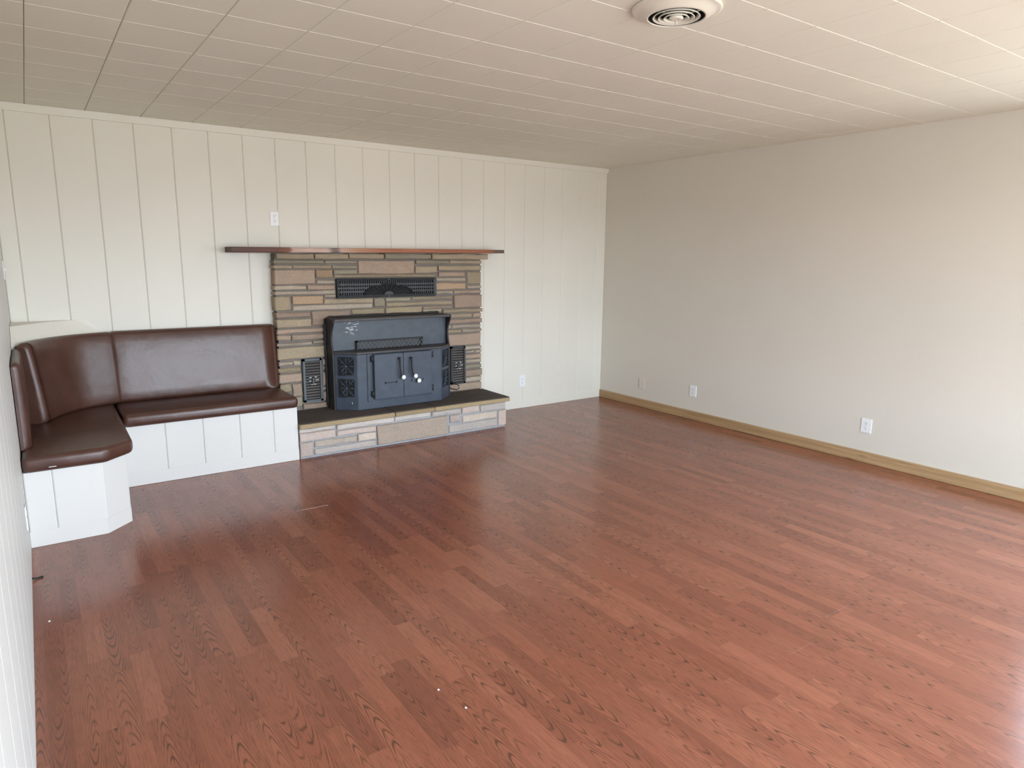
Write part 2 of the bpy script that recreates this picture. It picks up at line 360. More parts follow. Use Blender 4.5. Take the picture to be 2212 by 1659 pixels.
# ------------------------------------------------------------------ room shell
def struct(name, bm, m):
    o = obj(name, bm, m); o['kind'] = 'structure'; return o
PT = .012
floor = struct('floor', bx(-RW-.15, .15, -RD-.15, .15, -.14, -.0085), M_MORTAR)
wall_back = struct('wall_back', bx(-RW-.15, .15, PT, .15, -.008, RH+.012), M_WALLCREAM)
rb_ = NB(); (sy0, sy1, sz0, sz1) = WIN_SIDE
for a in ((-RD, sy0, -.008, RH+.012), (sy1, PT, -.008, RH+.012), (sy0, sy1, -.008, sz0), (sy0, sy1, sz1, RH+.012)):
    add_box(rb_, 0, .15, a[0], a[1], a[2], a[3])
wall_right = struct('wall_right', rb_, M_BEIGE)
wall_left = struct('wall_left', bx(-RW-.15, -RW-PT, -RD, PT, -.008, RH+.012), M_LEFT)
fb = NB()
(wx0, wx1, wz0, wz1) = WIN_REAR
for a in ((-RW-.15, wx0, -.008, RH+.012), (wx1, .15, -.008, RH+.012), (wx0, wx1, -.008, wz0), (wx0, wx1, wz1, RH+.012)):
    add_box(fb, a[0], a[1], -RD-.15, -RD, a[2], a[3])
wall_front = struct('wall_front', fb, M_LEFT)
ceiling = struct('ceiling', bx(-RW-.15, .15, -RD-.15, .15, RH+.012, RH+.12), M_CEIL)
win = NB()
for a in ((wx0, wx0+.05, wz0, wz1), (wx1-.05, wx1, wz0, wz1), (wx0, wx1, wz0, wz0+.05), (wx0, wx1, wz1-.05, wz1)):
    add_box(win, a[0], a[1], -RD-.10, -RD-.04, a[2], a[3])
window_1 = struct('window_1', win, M_WHITE)
for k in (1, 2):
    xm = wx0 + (wx1-wx0)*k/3
    obj('mullion', bx(xm-.02, xm+.02, -RD-.095, -RD-.045, wz0+.05, wz1-.05), M_WHITE, window_1)
for k in range(3):
    xa = wx0 + (wx1-wx0)*k/3; xb = wx0 + (wx1-wx0)*(k+1)/3
    obj('pane', bx(xa+.03, xb-.03, -RD-.072, -RD-.068, wz0+.05, wz1-.05), M_GLASS, window_1)

w2 = NB()
for a in ((sy0, sy0+.05, sz0, sz1), (sy1-.05, sy1, sz0, sz1), (sy0, sy1, sz0, sz0+.05), (sy0, sy1, sz1-.05, sz1)):
    add_box(w2, .04, .10, a[0], a[1], a[2], a[3])
window_2 = struct('window_2', w2, M_WHITE)
ym = (sy0+sy1)/2
obj('mullion', bx(.045, .095, ym-.02, ym+.02, sz0+.05, sz1-.05), M_WHITE, window_2)
for (ya_, yb_) in ((sy0+.05, ym-.02), (ym+.02, sy1-.05)):
    obj('pane', bx(.068, .072, ya_, yb_, sz0+.05, sz1-.05), M_GLASS, window_2)

# wall planks with V-grooves: each plank its own piece
def plank_mesh(w, h, t=PT, ch=.006):
    """front face at y=-t/2.. built around x centre, z from 0; chamfered long edges"""
    bm = NB(); d = ch*.75
    add_prism(bm, [(-w/2, t), (-w/2, d), (-w/2+ch, 0), (w/2-ch, 0), (w/2, d), (w/2, t)], 0, h)
    return bm
PS, P0 = .238285, -5.124877
xs = [-RW] + [P0 + PS*i for i in range(22)] + [0.0]
cache = {}
def plank_for(w, h, m, key):
    k = (round(w, 4), round(h, 4), key)
    if k not in cache: cache[k] = make_mesh('plank', plank_mesh(w-.0012, h, PT, .003 if key == 'l' else .006), m)
    return cache[k]
for a, b in zip(xs, xs[1:]):
    place('plank', plank_for(b-a, RH-.001, M_WALLCREAM, 'b'), ((a+b)/2, 0, 0), wall_back)
ys = [-.012 - PS*i for i in range(31)]
for a, b in zip(ys, ys[1:]):
    place('plank', plank_for(PS, RH-.001, M_LEFT, 'l'), (-RW, (a+b)/2, 0), wall_left, rot=(0, 0, math.radians(90)))

# floor boards: three-strip laminate boards, long side running towards the fireplace wall
BW, BL = .1995, 1.29
bm = NB(); add_box(bm, -BW/2+.0001, BW/2-.0001, -BL/2+.0001, BL/2-.0001, -.0085, 0.0, .00012)
board = make_mesh('board', bm, M_FLOOR)
short = {}
nb = int(math.ceil(RW/BW))
for i in range(nb):
    x0 = -RW + i*BW; x1 = min(x0 + BW, 0.0)
    y = -RD + (0 if i == 0 else -((i*.47) % 1.0)*BL)
    while y < 0:
        a, b = max(y, -RD), min(y+BL, 0.0)
        if b - a > .02:
            if abs((b-a)-BL) < 1e-4 and abs(x1-x0-BW) < 1e-4: me = board
            else:
                bm = NB(); add_box(bm, -(x1-x0)/2+.0001, (x1-x0)/2-.0001, -(b-a)/2+.0001, (b-a)/2-.0001, -.0085, 0.0, .00012); me = make_mesh('board', bm, M_FLOOR)
            place('board', me, ((x0+x1)/2, (a+b)/2, 0), floor)
        y += BL

# ceiling tiles with eased edges
TS, TX0, TY0 = .32505, -5.00876, -3.4600
gx = [-RW] + [TX0 + TS*i for i in range(16)] + [0.0]
gy = [0.0] + [TY0 + TS*k for k in range(10, -12, -1)]
gy = [y for y in gy if y > -RD] + [-RD]
VC = (-3.009, -3.587)
tcache = {}
def add_tile(bm, w, d, cx=0, cy=0, cz=0):
    c = .0042
    t = NB(); c = .0027; lo = [(-w/2, -d/2), (w/2, -d/2), (w/2, d/2), (-w/2, d/2)]
    V = lambda s, z: [t.verts.new((cx + x - math.copysign(s + .0007, x), cy + y - math.copysign(s, y), cz + z)) for x, y in lo]
    A, B, Cc = V(c+.0004, 0), V(.0004, .0040), V(.0004, .012)
    t.faces.new(A); t.faces.new(Cc[::-1])
    for L, U in ((A, B), (B, Cc)):
        for i in range(4): t.faces.new((L[i], L[(i+1) % 4], U[(i+1) % 4], U[i]))
    merge(bm, t)
rest = NB()
for xa, xb in zip(gx, gx[1:]):
    for yb, ya in zip(gy, gy[1:]):
        w_, d_ = xb-xa, yb-ya
        if yb < -4.6: add_tile(rest, w_, d_, (xa+xb)/2, (ya+yb)/2, RH); continue
        k = (round(w_, 4), round(d_, 4))
        if k not in tcache:
            bm = NB(); add_tile(bm, w_, d_); tcache[k] = make_mesh('tile', bm, M_CEIL)
        place('tile', tcache[k], ((xa+xb)/2, (ya+yb)/2, RH), ceiling)
obj('tile_field', rest, M_CEIL, ceiling, kind='stuff')

# trims
trim_1 = struct('trim_1', prism([(0, RH-.001), (-.020, RH-.001), (-.020, RH-.012), (-.012, RH-.040), (-.010, RH-.048), (0, RH-.050)], -RW+.001, -.001, axis='x'), M_TRIM)
struct('trim_2', bx(-1.60, -.022, -.004, 0, .0, .085, .0015), M_TRIM)
bb = struct('baseboard_right', bx(-.016, 0, -1.20, -.001, 0, .083, .003), M_PINE)
obj('board', bx(-.018, 0, -RD+.01, -1.203, .0, .084, .003), M_PINE, bb)

# ------------------------------------------------------------------ fireplace: stone surround
def stone_bm(x0, x1, z0, z1, yf, yb, nx=None):
    W, H = x1-x0, z1-z0
    nx = nx or max(2, min(5, int(W/.09))); nz = 1 if H < .07 else 2
    base = [(x0 + W*i/nx, z0) for i in range(nx)] + [(x1, z0 + H*i/nz) for i in range(nz)] + \
           [(x1 - W*i/nx, z1) for i in range(nx)] + [(x0, z1 - H*i/nz) for i in range(nz)]
    cx, cz = (x0+x1)/2, (z0+z1)/2
    j = lambda s: random.uniform(-s, s)
    out = [(x + j(.003), z + j(.0028)) for x, z in base]
    bm = NB()
    bk = [bm.verts.new((x, yb, z)) for x, z in out]
    md = [bm.verts.new((x, yf + .007 + j(.002), z)) for x, z in out]
    fr = []
    for x, z in out:
        dx, dz = cx-x, cz-z
        fr.append(bm.verts.new((x + math.copysign(min(.006, abs(dx)), dx), yf + j(.003), z + math.copysign(min(.0055, abs(dz)*.5), dz))))
    c = bm.verts.new((cx + j(W*.1), yf - .003 + j(.003), cz))
    n = len(out)
    for A, B in ((bk, md), (md, fr)):
        for i in range(n): bm.faces.new((A[i], A[(i+1) % n], B[(i+1) % n], B[i]))
    for i in range(n): bm.faces.new((fr[i], fr[(i+1) % n], c))
    bm.faces.new(bk[::-1])
    return bm
fp = thing('fireplace_surround', (-2.59, -.05, 0), 'layered tan and pink flagstone fireplace surround built against the panelled wall', 'fireplace')
obj('mortar_core', bx(-3.532, -1.648, -.088, -.001, .002, 1.528), M_MORTAR, fp)
HOLES = [(-3.051, -2.138, 1.174, 1.333), (-3.360, -3.204, .341, .694), (-1.987, -1.834, .351, .703)]
for (x0, x1, z0, z1, c) in STONES:
    for (a0, a1, b0, b1) in HOLES:
        m_ = .006
        if x1 > a0-m_ and x0 < a1+m_ and z1 > b0-m_ and z0 < b1+m_:
            cuts = [(x1-(a0-m_), 'x1'), ((a1+m_)-x0, 'x0'), (z1-(b0-m_), 'z1'), ((b1+m_)-z0, 'z0')]
            k_ = min(cuts)[1]
            if k_ == 'x1': x1 = a0-m_
            elif k_ == 'x0': x0 = a1+m_
            elif k_ == 'z1': z1 = b0-m_
            else: z0 = b1+m_
    end = x0 < -3.52 or x1 > -1.66
    random.seed(int(x0*-1000) + int(z0*7000))
    if x0 < -3.52: x0 = -3.545 + random.uniform(-.006, .006)
    if x1 > -1.66: x1 = -1.640 + random.uniform(-.006, .006)
    obj('stone', stone_bm(x0, x1, z0, z1, -.100 - random.uniform(0, .014), -.003 if end else -.075), M_ST[c], fp)
for (x0, x1, z0, z1, c) in LINTEL:
    z1 = min(z1, 1.5275 + (x0 + 3.86)/2.4*.02)
    obj('stone', stone_bm(x0, x1, z0, z1, -.142 - random.uniform(0, .006), -.003), M_ST[c], fp)

he = thing('hearth', (-2.6, -.3, 0), 'raised stone hearth with dark slab top in front of the fireplace', 'hearth')
obj('mortar_core', bx(-3.546, -1.672, -.545, -.118, .001, .236), M_MORTAR_PALE, he)
for (x0, x1, z0, z1, c) in HEARTH:
    random.seed(int(x0*-1000) + int(z0*7000))
    if x0 < -3.535: x0 = -3.549
    end = x1 > -1.69
    obj('stone', stone_bm(x0, x1, z0, z1, -.558 - random.uniform(0, .010), -.13 if end else -.54), M_HS[c], he)
sx_ = [-3.553, -2.775, -2.411, -1.640]
for k, (a, b) in enumerate(zip(sx_, sx_[1:])):
    s_ = obj('slab', bx(a+.002, b-.002, -.585-.004*(k % 2), -.118, .2375, .272, .006, 2), M_SLABEDGE, he)
    t_ = obj('slab_top', bx(a+.003, b-.003, -.578, -.119, .272, .2785, .003), M_SLABTOP, s_)
    t_['label'] = 'sooty dark upper face of the slab'

ma = obj('mantel_shelf', NB(), M_MANTEL) if False else None
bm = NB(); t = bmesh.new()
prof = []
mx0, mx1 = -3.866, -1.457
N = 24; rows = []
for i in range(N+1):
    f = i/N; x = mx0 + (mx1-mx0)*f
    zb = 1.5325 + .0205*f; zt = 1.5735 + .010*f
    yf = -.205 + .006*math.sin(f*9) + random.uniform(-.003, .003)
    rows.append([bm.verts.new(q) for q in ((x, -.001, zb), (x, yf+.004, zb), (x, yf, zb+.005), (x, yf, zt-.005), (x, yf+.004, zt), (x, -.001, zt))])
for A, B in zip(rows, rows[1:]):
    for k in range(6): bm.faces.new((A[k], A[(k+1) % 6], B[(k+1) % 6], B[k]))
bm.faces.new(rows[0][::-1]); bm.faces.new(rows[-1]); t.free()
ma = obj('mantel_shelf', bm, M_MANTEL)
tag(ma, 'long red-brown wooden mantel shelf with a painted-in pale glare patch above the stone surround', 'shelf')

# ------------------------------------------------------------------ registers in the stone
YV = -.118
def register_top():
    x0, x1, z0, z1 = -3.051, -2.138, 1.174, 1.333
    r = thing('warm_air_grille', ((x0+x1)/2, YV, z0), 'long black metal warm-air grille with sunburst, set high in the stone above the stove', 'vent')
    obj('backing', bx(x0+.004, x1-.004, YV+.012, YV+.026, z0+.004, z1-.004), M_DARKHOLE, r)
    fw = .021
    fr = NB()
    for poly in ([(x0, z0), (x1, z0), (x1-fw, z0+fw), (x0+fw, z0+fw)], [(x1, z0), (x1, z1), (x1-fw, z1-fw), (x1-fw, z0+fw)],
                 [(x1, z1), (x0, z1), (x0+fw, z1-fw), (x1-fw, z1-fw)], [(x0, z1), (x0, z0), (x0+fw, z0+fw), (x0+fw, z1-fw)]):
        add_prism(fr, poly, YV-.014, YV+.02, axis='y')
    # inner edge pushed back so that the frame slopes inwards
    for v in fr.verts:
        if x0+.01 < v.co.x < x1-.01 and z0+.01 < v.co.z < z1-.01 and v.co.y < YV: v.co.y += .010
    obj('frame', fr, M_GRILLE, r)
    gr = NB(); a, b, c, d = x0+fw, x1-fw, z0+fw, z1-fw
    nxv = 44
    cx, cz = -2.590, z0+fw
    inside = lambda x, z: ((x-cx)/.235)**2 + ((z-cz)/.092)**2 < 1
    for i in range(1, nxv):
        x = a + (b-a)*i/nxv
        zb = c
        q = 1 - ((x-cx)/.235)**2
        if q > 0: zb = c + .092*math.sqrt(q)
        if zb < d-.004: add_box(gr, x-.0038, x+.0038, YV+.001, YV+.007, zb, d)
    for k in range(1, 4):
        z = c + (d-c)*k/4
        q = 1 - ((z-cz)/.092)**2
        hw = .235*math.sqrt(q) if q > 0 else 0
        for s0, s1 in ((a, cx-hw), (cx+hw, b)):
            add_box(gr, s0, s1, YV, YV+.006, z-.007, z+.007)
    g_ = obj('grid', gr, M_GRILLE, r)
    fan = NB(); n = 13
    P = lambda an, s: (cx + .232*s*math.cos(an), YV-.001, cz + .089*s*math.sin(an))
    for k in range(n+1):
        an = math.pi*k/n
        add_tube(fan, [P(an, .18), P(an, .6), P(an, .93)], [.0022, .0030, .0042], 6)
        if k < n:
            am = math.pi*(k+.5)/n
            add_tube(fan, [P(an, .90), P(am, 1.02), P(math.pi*(k+1)/n, .90)], .0034, 6)
    add_prism(fan, [(cx + .042*math.cos(math.pi*i/12), cz + .030*math.sin(math.pi*i/12)) for i in range(13)], YV-.006, YV+.004, axis='y')
    obj('sunburst', fan, M_GRILLE, r)
    for (x, z) in ((x0+.011, (z0+z1)/2), ((x0+x1)/2, z1-.010), ((x0+x1)/2, z0+.010)):
        obj('screw', ball((x, YV-.013, z), .0042, (1, .5, 1), 8, 6), M_STEEL, r)
register_top()
def register_side(x0, x1, z0, z1, label, fm):
    r = thing('louvred_register', ((x0+x1)/2, YV, z0), label, 'vent')
    obj('backing', bx(x0+.004, x1-.004, YV+.012, YV+.026, z0+.004, z1-.004), M_DARKHOLE, r)
    fr = NB(); fw = .017
    for q in ((x0, x0+fw, z0, z1), (x1-fw, x1, z0, z1), (x0, x1, z0, z0+fw), (x0, x1, z1-fw, z1)):
        add_box(fr, q[0], q[1], YV-.008, YV+.02, q[2], q[3])
    obj('frame', fr, fm, r)
    n = 14; h = (z1-z0-2*fw)/n
    me = None
    for k in range(n):
        z = z0+fw + h*(k+.5)
        if me is None:
            bm = NB(); add_box(bm, -(x1-x0)/2+fw, (x1-x0)/2-fw, -.0012, .0012, -h*.34, h*.34)
            bmesh.ops.rotate(bm, verts=bm.verts[:], cent=(0, 0, 0), matrix=Matrix.Rotation(math.radians(-38), 3, 'X'))
            me = make_mesh('slat', bm, M_SLAT)
        place('slat', me, ((x0+x1)/2, YV+.003, z), r)
    lv = NB(); xm = (x0+x1)/2; zm = z0 + (z1-z0)*.47
    add_box(lv, xm-.005, xm+.005, YV-.014, YV+.002, zm-.03, zm+.03, .001)
    obj('damper_lever', lv, M_GRILLEFRAME, r)
    for (a, b, z) in ((-.032, -.012, .036), (.012, .032, .038), (-.034, -.016, .008), (.018, .046, .012), (-.018, .024, -.022)):
        w_ = obj('white_fleck', bx(xm+a, xm+b, YV-.0125, YV-.009, zm+z-.002, zm+z+.002), M_WHITE, r); w_['label'] = 'small white fleck on a louvre'  # short white dashes across the louvres
register_side(-3.360, -3.204, .341, .694, 'tall louvred black register in the stone left of the stove, beside the bench', M_GRILLEFRAME)
register_side(-1.987, -1.834, .351, .703, 'tall louvred black register in the stone right of the stove', M_GRILLE)

# ------------------------------------------------------------------ wood stove insert
sv = thing('wood_stove', (-2.62, -.12, .279), 'blue-black cast iron wood stove insert with double doors standing on the hearth', 'stove')
XL, XR, ZB = -3.148, -2.092, .2792
plan = [(XL, -.122), (XL, -.262), (-3.004, -.385), (-2.236, -.385), (XR, -.262), (XR, -.122)]
obj('body', prism(plan, ZB, .738, .004), M_STOVE, sv)
pl2 = [(XL-.004, -.122), (XL-.004, -.268), (-3.008, -.398), (-2.232, -.398), (XR+.012, -.268), (XR+.012, -.122)]
obj('top_shelf', prism(pl2, .738, .757, .003), M_SHELF, sv)
def cheek(x0, x1):
    pr = [(-.122, ZB), (-.264, ZB), (-.262, .70), (-.256, .76), (-.244, .80), (-.236, .85), (-.236, .89), (-.246, .925), (-.268, .955), (-.288, .985), (-.292, 1.005), (-.284, 1.018), (-.122, 1.018)]
    return prism(pr, x0, x1, .002, axis='x')
obj('side_panel', cheek(XL-.014, XL), M_STOVEDARK, sv)
obj('side_panel', cheek(XR, XR+.014), M_STOVEDARK, sv)
obj('hood_panel', bx(XL, XR, -.208, -.194, .757, 1.006), M_HOOD, sv)
tp = NB(); add_box(tp, XL, XR, -.284, -.122, 1.006, 1.018); add_box(tp, XL, XR, -.292, -.282, .996, 1.019, .003)
obj('top_lip', tp, M_SHELF, sv)
random.seed(11)
gp = [(XL-.019, -.128, z) for z in [ZB+.012+.034*k for k in range(22)]] + [(XL+.03, -.128, 1.026)] + [(XL+.03+(XR-XL-.06)*k/26, -.128, 1.026) for k in range(1, 27)]
obj('gasket', tube(gp, [random.uniform(.007, .0125) for _ in gp], 7), M_STOVEDARK, sv)
# lattice grille at the foot of the hood
lx0, lx1, lz0, lz1, ly = -2.945, -2.335, .7575, .828, -.236
lt = NB(); add_box(lt, lx0, lx1, ly, -.208, lz1-.012, lz1); add_box(lt, lx0, lx0+.012, ly, -.208, lz0, lz1); add_box(lt, lx1-.012, lx1, ly, -.208, lz0, lz1)
lg = obj('lattice_grille', lt, M_STOVEDARK, sv)
bars = NB(); n = 16; st_ = (lx1-lx0-.02)/n
for k in range(n):
    a = lx0+.01 + st_*k; zt = lz1-.012
    for (p, q) in (((a, lz0), (a+st_, zt)), ((a+st_, lz0), (a, zt))):
        dx, dz = q[0]-p[0], q[1]-p[1]; L = math.hypot(dx, dz); nx_, nz_ = -dz/L*.0022, dx/L*.0022
        add_prism(bars, [(p[0]+nx_, p[1]+nz_), (p[0]-nx_, p[1]-nz_), (q[0]-nx_, q[1]-nz_), (q[0]+nx_, q[1]+nz_)], ly-.001, ly+.003, axis='y')
obj('lattice', bars, M_SLAT, lg)
# front frame and doors
YF = -.385
ff = NB()
for q in ((-2.945, -2.885, .345, .75), (-2.345, -2.295, .345, .75)): pass
obj('door_frame', bx(-2.925, -2.335, YF-.008, YF+.002, .345, .737, .003), M_STOVE, sv)
def door(x0, x1, side):
    d = obj('door', bx(x0, x1, -.430, YF-.009, .362, .734, .005, 2), M_STOVE, sv)
    hx = (-2.661, -2.640) if side < 0 else (-2.554, -2.529)
    tz = .688 if side < 0 else .683
    h = NB()
    add_tube(h, [(hx[0], -.428, tz), (hx[0], -.448, tz+.002), (hx[0]-.002, -.458, tz-.012), (hx[0]-.004, -.462, tz-.06), (hx[0]+.002, -.462, tz-.11), (hx[1]-.012, -.462, .545), (hx[1]-.004, -.466, .537)], [.012, .012, .008, .0068, .0068, .0068, .006], 8)
    hd = obj('handle', h, M_STOVEDARK, d)
    k = obj('knob', ball((hx[1], -.474, .535), .0185, (1, .5, 1)), M_KNOB, d); k['label'] = 'round white knob'
    # hinge barrels on the outer side
    ox = x0 - .010 if side < 0 else x1 + .010
    for z in (.698, .408):
        hb = NB(); add_tube(hb, [(ox, -.412, z-.024), (ox, -.412, z+.024)], .0115, 10); add_box(hb, min(ox, x0 if side < 0 else x1)-.002, max(ox, x0 if side < 0 else x1)+.002, -.418, YF-.008, z-.016, z+.016)
        obj('hinge', hb, M_STOVEDARK, d)
    # draught slots
    for x in ((-2.786, -2.735, -2.684) if side < 0 else (-2.545, -2.441)):
        z = .494; s = .45 if abs(x+2.735) < .01 else 1
        obj('draught_slot', ball((x, -.4305, z), .0085, (.62*s, .3, 1.5*s), 10, 6), M_DARKHOLE, d)
    if side < 0: obj('draught_rod', tube([(-2.78, -.434, .494), (-2.69, -.434, .494)], .0022, 6), M_STOVEDARK, d)
    else:
        rb = NB(); add_tube(rb, [(-2.497, -.429, .492), (-2.497, -.452, .491)], .006, 8)
        obj('draught_rod', rb, M_STOVEDARK, d)
        k2 = obj('knob', ball((-2.492, -.462, .490), .0185, (1, .5, 1)), M_KNOB, d); k2['label'] = 'round white draught knob'
door(-2.878, -2.6185, -1)
door(-2.6165, -2.351, 1)
# pierced side grilles on the angled corners
def corner_grille(pa, pb, sgn):
    A, B = Vector((*pa, 0)), Vector((*pb, 0)); U = (B-A).normalized(); L = (B-A).length
    Nn = Vector((U.y, -U.x, 0))
    if Nn.y > 0: Nn = -Nn
    g = None
    for (z0, z1) in ((.567, .716), (.388, .537)):
        u0, u1 = .030, L-.030; uc = (u0+u1)/2; zc = (z0+z1)/2; hw = (u1-u0)/2; hh = (z1-z0)/2
        def pt(u, z, d=0): q = A + U*u + Nn*d; return (q.x, q.y, z)
        bk = NB(); vs = [bk.verts.new(pt(u, z, d)) for d in (.0005, .002) for u, z in ((u0, z0), (u1, z0), (u1, z1), (u0, z1))]
        bk.faces.new(vs[:4]); bk.faces.new(vs[4:][::-1])
        for i in range(4): bk.faces.new((vs[i], vs[(i+1) % 4], vs[4+(i+1) % 4], vs[4+i]))
        g = obj('side_grille', bk, M_DARKHOLE, sv)
        pat = NB(); r = .0036
        add_tube(pat, [pt(u0, z0, .004), pt(u1, z0, .004), pt(u1, z1, .004), pt(u0, z1, .004), pt(u0, z0, .004)], r, 6)
        for k in range(8):
            a = math.pi*k/4
            e = 1.0/max(abs(math.cos(a)), abs(math.sin(a)))
            add_tube(pat, [pt(uc + hw*.12*math.cos(a), zc + hh*.12*math.sin(a), .004), pt(uc + hw*.96*e*math.cos(a), zc + hh*.96*e*math.sin(a), .004)], r*.9, 6)
            a2 = a + math.pi/8
            add_tube(pat, [pt(uc + hw*.62*math.cos(a), zc + hh*.62*math.sin(a), .004), pt(uc + hw*.92*math.cos(a2), zc + hh*.92*math.sin(a2), .004), pt(uc + hw*.62*math.cos(a+math.pi/4), zc + hh*.62*math.sin(a+math.pi/4), .004)], r*.9, 6)
        cdot = NB(); add_ball(pat, pt(uc, zc, .004), .011, (1, 1, 1), 10, 6); cdot.free()
        obj('rosette', pat, M_STOVE, g)
    return A, U, Nn, L
A, U, Nn, L = corner_grille((XL, -.262), (-3.004, -.385), -1)
q0 = A + U*(L*.72) + Nn*.002
obj('latch', tube([(q0.x, q0.y, .318), (q0.x, q0.y, .352)], .003, 6), M_STEEL, sv)
A, U, Nn, L = corner_grille((-2.236, -.385), (XR, -.262), 1)
q0 = A + U*(L*.78) + Nn*.002; q1 = A + U*(L*.96) + Nn*.002
# cord from the stove's right flank
cord = obj('power_cord', tube([(-2.076, -.17, .43), (-2.05, -.175, .415), (-2.01, -.165, .392), (-1.965, -.16, .368), (-1.932, -.165, .345), (-1.935, -.175, .320), (-1.968, -.19, .312), (-2.02, -.20, .326), (-2.06, -.20, .350), (-2.077, -.20, .362)], .0042, 8), M_CORD, None, True)
tag(cord, 'thin black power cord looping out of the stove beside the right register', 'cord')

# ------------------------------------------------------------------ built-in corner bench
be = thing('corner_bench', (-4.5, -.4, 0), 'built-in L-shaped corner bench with brown vinyl cushions on a white panelled base', 'bench')
YB, YE = -.550, -1.340
obj('base_core', prism([(-RW+.001, -.001), (-3.556, -.001), (-3.556, YB+.012), (-4.742-.012, YB+.012), (-4.742-.012, -1.212+.004), (-4.874, YE+.012), (-RW+.001, YE+.012)], .001, .405), M_BENCHPAINT, be)
bxs = [-4.742, -4.445, -4.210, -3.967, -3.732, -3.5555]
for a, b in zip(bxs, bxs[1:]):
    place('base_plank', plank_for(b-a, .318, M_BENCHPAINT, 'bench'), ((a+b)/2, YB, .087), be)
lxs = [-RW+.001, -5.096, -4.8715]
for a, b in zip(lxs, lxs[1:]):
    place('base_plank', plank_for(b-a, .318, M_BENCHPAINT, 'bench'), ((a+b)/2, YE, .087), be)
ca, cb = Vector((-4.8715, YE, 0)), Vector((-4.742, -1.2105, 0)); cm = (ca+cb)/2; cl = (cb-ca).length
place('base_plank', plank_for(cl, .318, M_BENCHPAINT, 'bench'), (cm.x, cm.y, .087), be, rot=(0, 0, math.atan2(cb.y-ca.y, cb.x-ca.x)))
place('base_plank', plank_for(.645, .318, M_BENCHPAINT, 'bench'), (-4.742, (-1.2105-.5655)/2, .087), be, rot=(0, 0, math.radians(90)))
obj('base_rail', bx(-4.741, -3.5555, YB-.001, YB+.012, .001, .0868, .001), M_BENCHPAINT, be)
obj('base_rail', prism([(-RW+.001, YE-.001), (-4.871, YE-.001), (-4.741, -1.211), (-4.741, YB-.001), (-4.754, YB-.001), (-4.754, -1.208), (-4.874, YE+.011), (-RW+.001, YE+.011)], .001, .0868), M_BENCHPAINT, be)
def cushion(poly, z0, z1, r, name, seg=4):
    bm = NB(); add_prism(bm, poly, z0, z1, r, seg)
    for f in bm.faces: f.smooth = True
    return obj(name, bm, M_VINYL, be)
s1 = cushion([(-4.686, -.587), (-3.553, -.587), (-3.553, -.118), (-3.575, -.03), (-4.686, -.03)], .4055, .492, .030, 'seat_cushion')
s2 = cushion([(-RW+.003, -1.372), (-4.846, -1.372), (-4.703, -1.228), (-4.690, -.03), (-RW+.003, -.03)], .4055, .492, .030, 'seat_cushion')
tear = obj('tear', bx(-5.105, -5.072, -1.3735, -1.370, .428, .431), M_WHITE, s2); tear['label'] = 'small white tear in the vinyl'
def sweep(name, path, thick_b, thick_t, z0, z1, r=.035, er=.035):
    """padded back: path runs along its rear face; the front leans back from thick_b at the seat to thick_t at the top"""
    P = [Vector((*p, 0)) for p in path]
    # resample
    seg = [(P[i+1]-P[i]).length for i in range(len(P)-1)]; T = sum(seg)
    ts = sorted(set([0, er*.06, er*.25, er*.6, er, T, T-er*.06, T-er*.25, T-er*.6, T-er] + [er + (T-2*er)*k/14 for k in range(15)]))
    def at(s):
        for i, L in enumerate(seg):
            if s <= L + 1e-9 or i == len(seg)-1:
                return P[i].lerp(P[i+1], s/L)
            s -= L
    bm = NB(); rings = []
    for s in ts:
        q = at(s); d = (at(min(T, s+.04)) - at(max(0, s-.04))).normalized()
        n = Vector((d.y, -d.x, 0))
        if n.dot(Vector((1, -1, 0))) < 0: n = -n
        e = min(s, T-s); ins = 0 if e >= er else er*(1 - math.sqrt(max(0, 1-(1-e/er)**2)))
        prof = [(0.004, z0), (0.004, z1-r*.4)]
        for k in range(6):     # top roll
            a = math.pi - math.pi*k/5
            rr = thick_t/2*.92
            prof.append((thick_t*.5 + rr*math.cos(a), z1 - r*.75 + r*.75*math.sin(a)))
        for k in range(1, 8):
            f = k/8; bul = .003*math.sin(math.pi*f)
            prof.append((thick_t + (thick_b-thick_t)*f + bul, z1 - r*.75 - (z1-z0-r*1.5)*f))
        for k in range(4):
            a = math.pi/2*k/3
            prof.append((thick_b - r*.8*(1-math.cos(a)), z0 + r*.75 - r*.75*math.sin(a)))
        ring = []
        for (o_, z) in prof:
            oo = max(.003, o_ - ins*(o_/max(thick_b, thick_t)))
            zz = z - (ins*.6 if z > (z0+z1)/2 else 0)
            ring.append(bm.verts.new((q.x + n.x*oo, q.y + n.y*oo, zz)))
        rings.append(ring)
    m_ = len(rings[0])
    for Aa, Bb in zip(rings, rings[1:]):
        for k in range(m_): bm.faces.new((Aa[k], Aa[(k+1) % m_], Bb[(k+1) % m_], Bb[k])).smooth = True
    bm.faces.new(rings[0][::-1]); bm.faces.new(rings[-1])
    return obj(name, bm, M_VINYL, be)
sweep('backrest', [(-4.676, -.004), (-3.553, -.004)], .140, .088, .488, .986)
cpath = [(-4.672, -.010), (-4.78, -.049), (-4.885, -.088), (-4.97, -.140), (-5.035, -.205), (-5.09, -.280), (-5.138, -.36), (-5.175, -.44), (-5.205, -.525)]
sweep('backrest', cpath, .128, .078, .488, .984)
sweep('backrest', [(-RW+.001, -.50), (-RW+.001, -1.185)], .052, .046, .488, .955, r=.025)
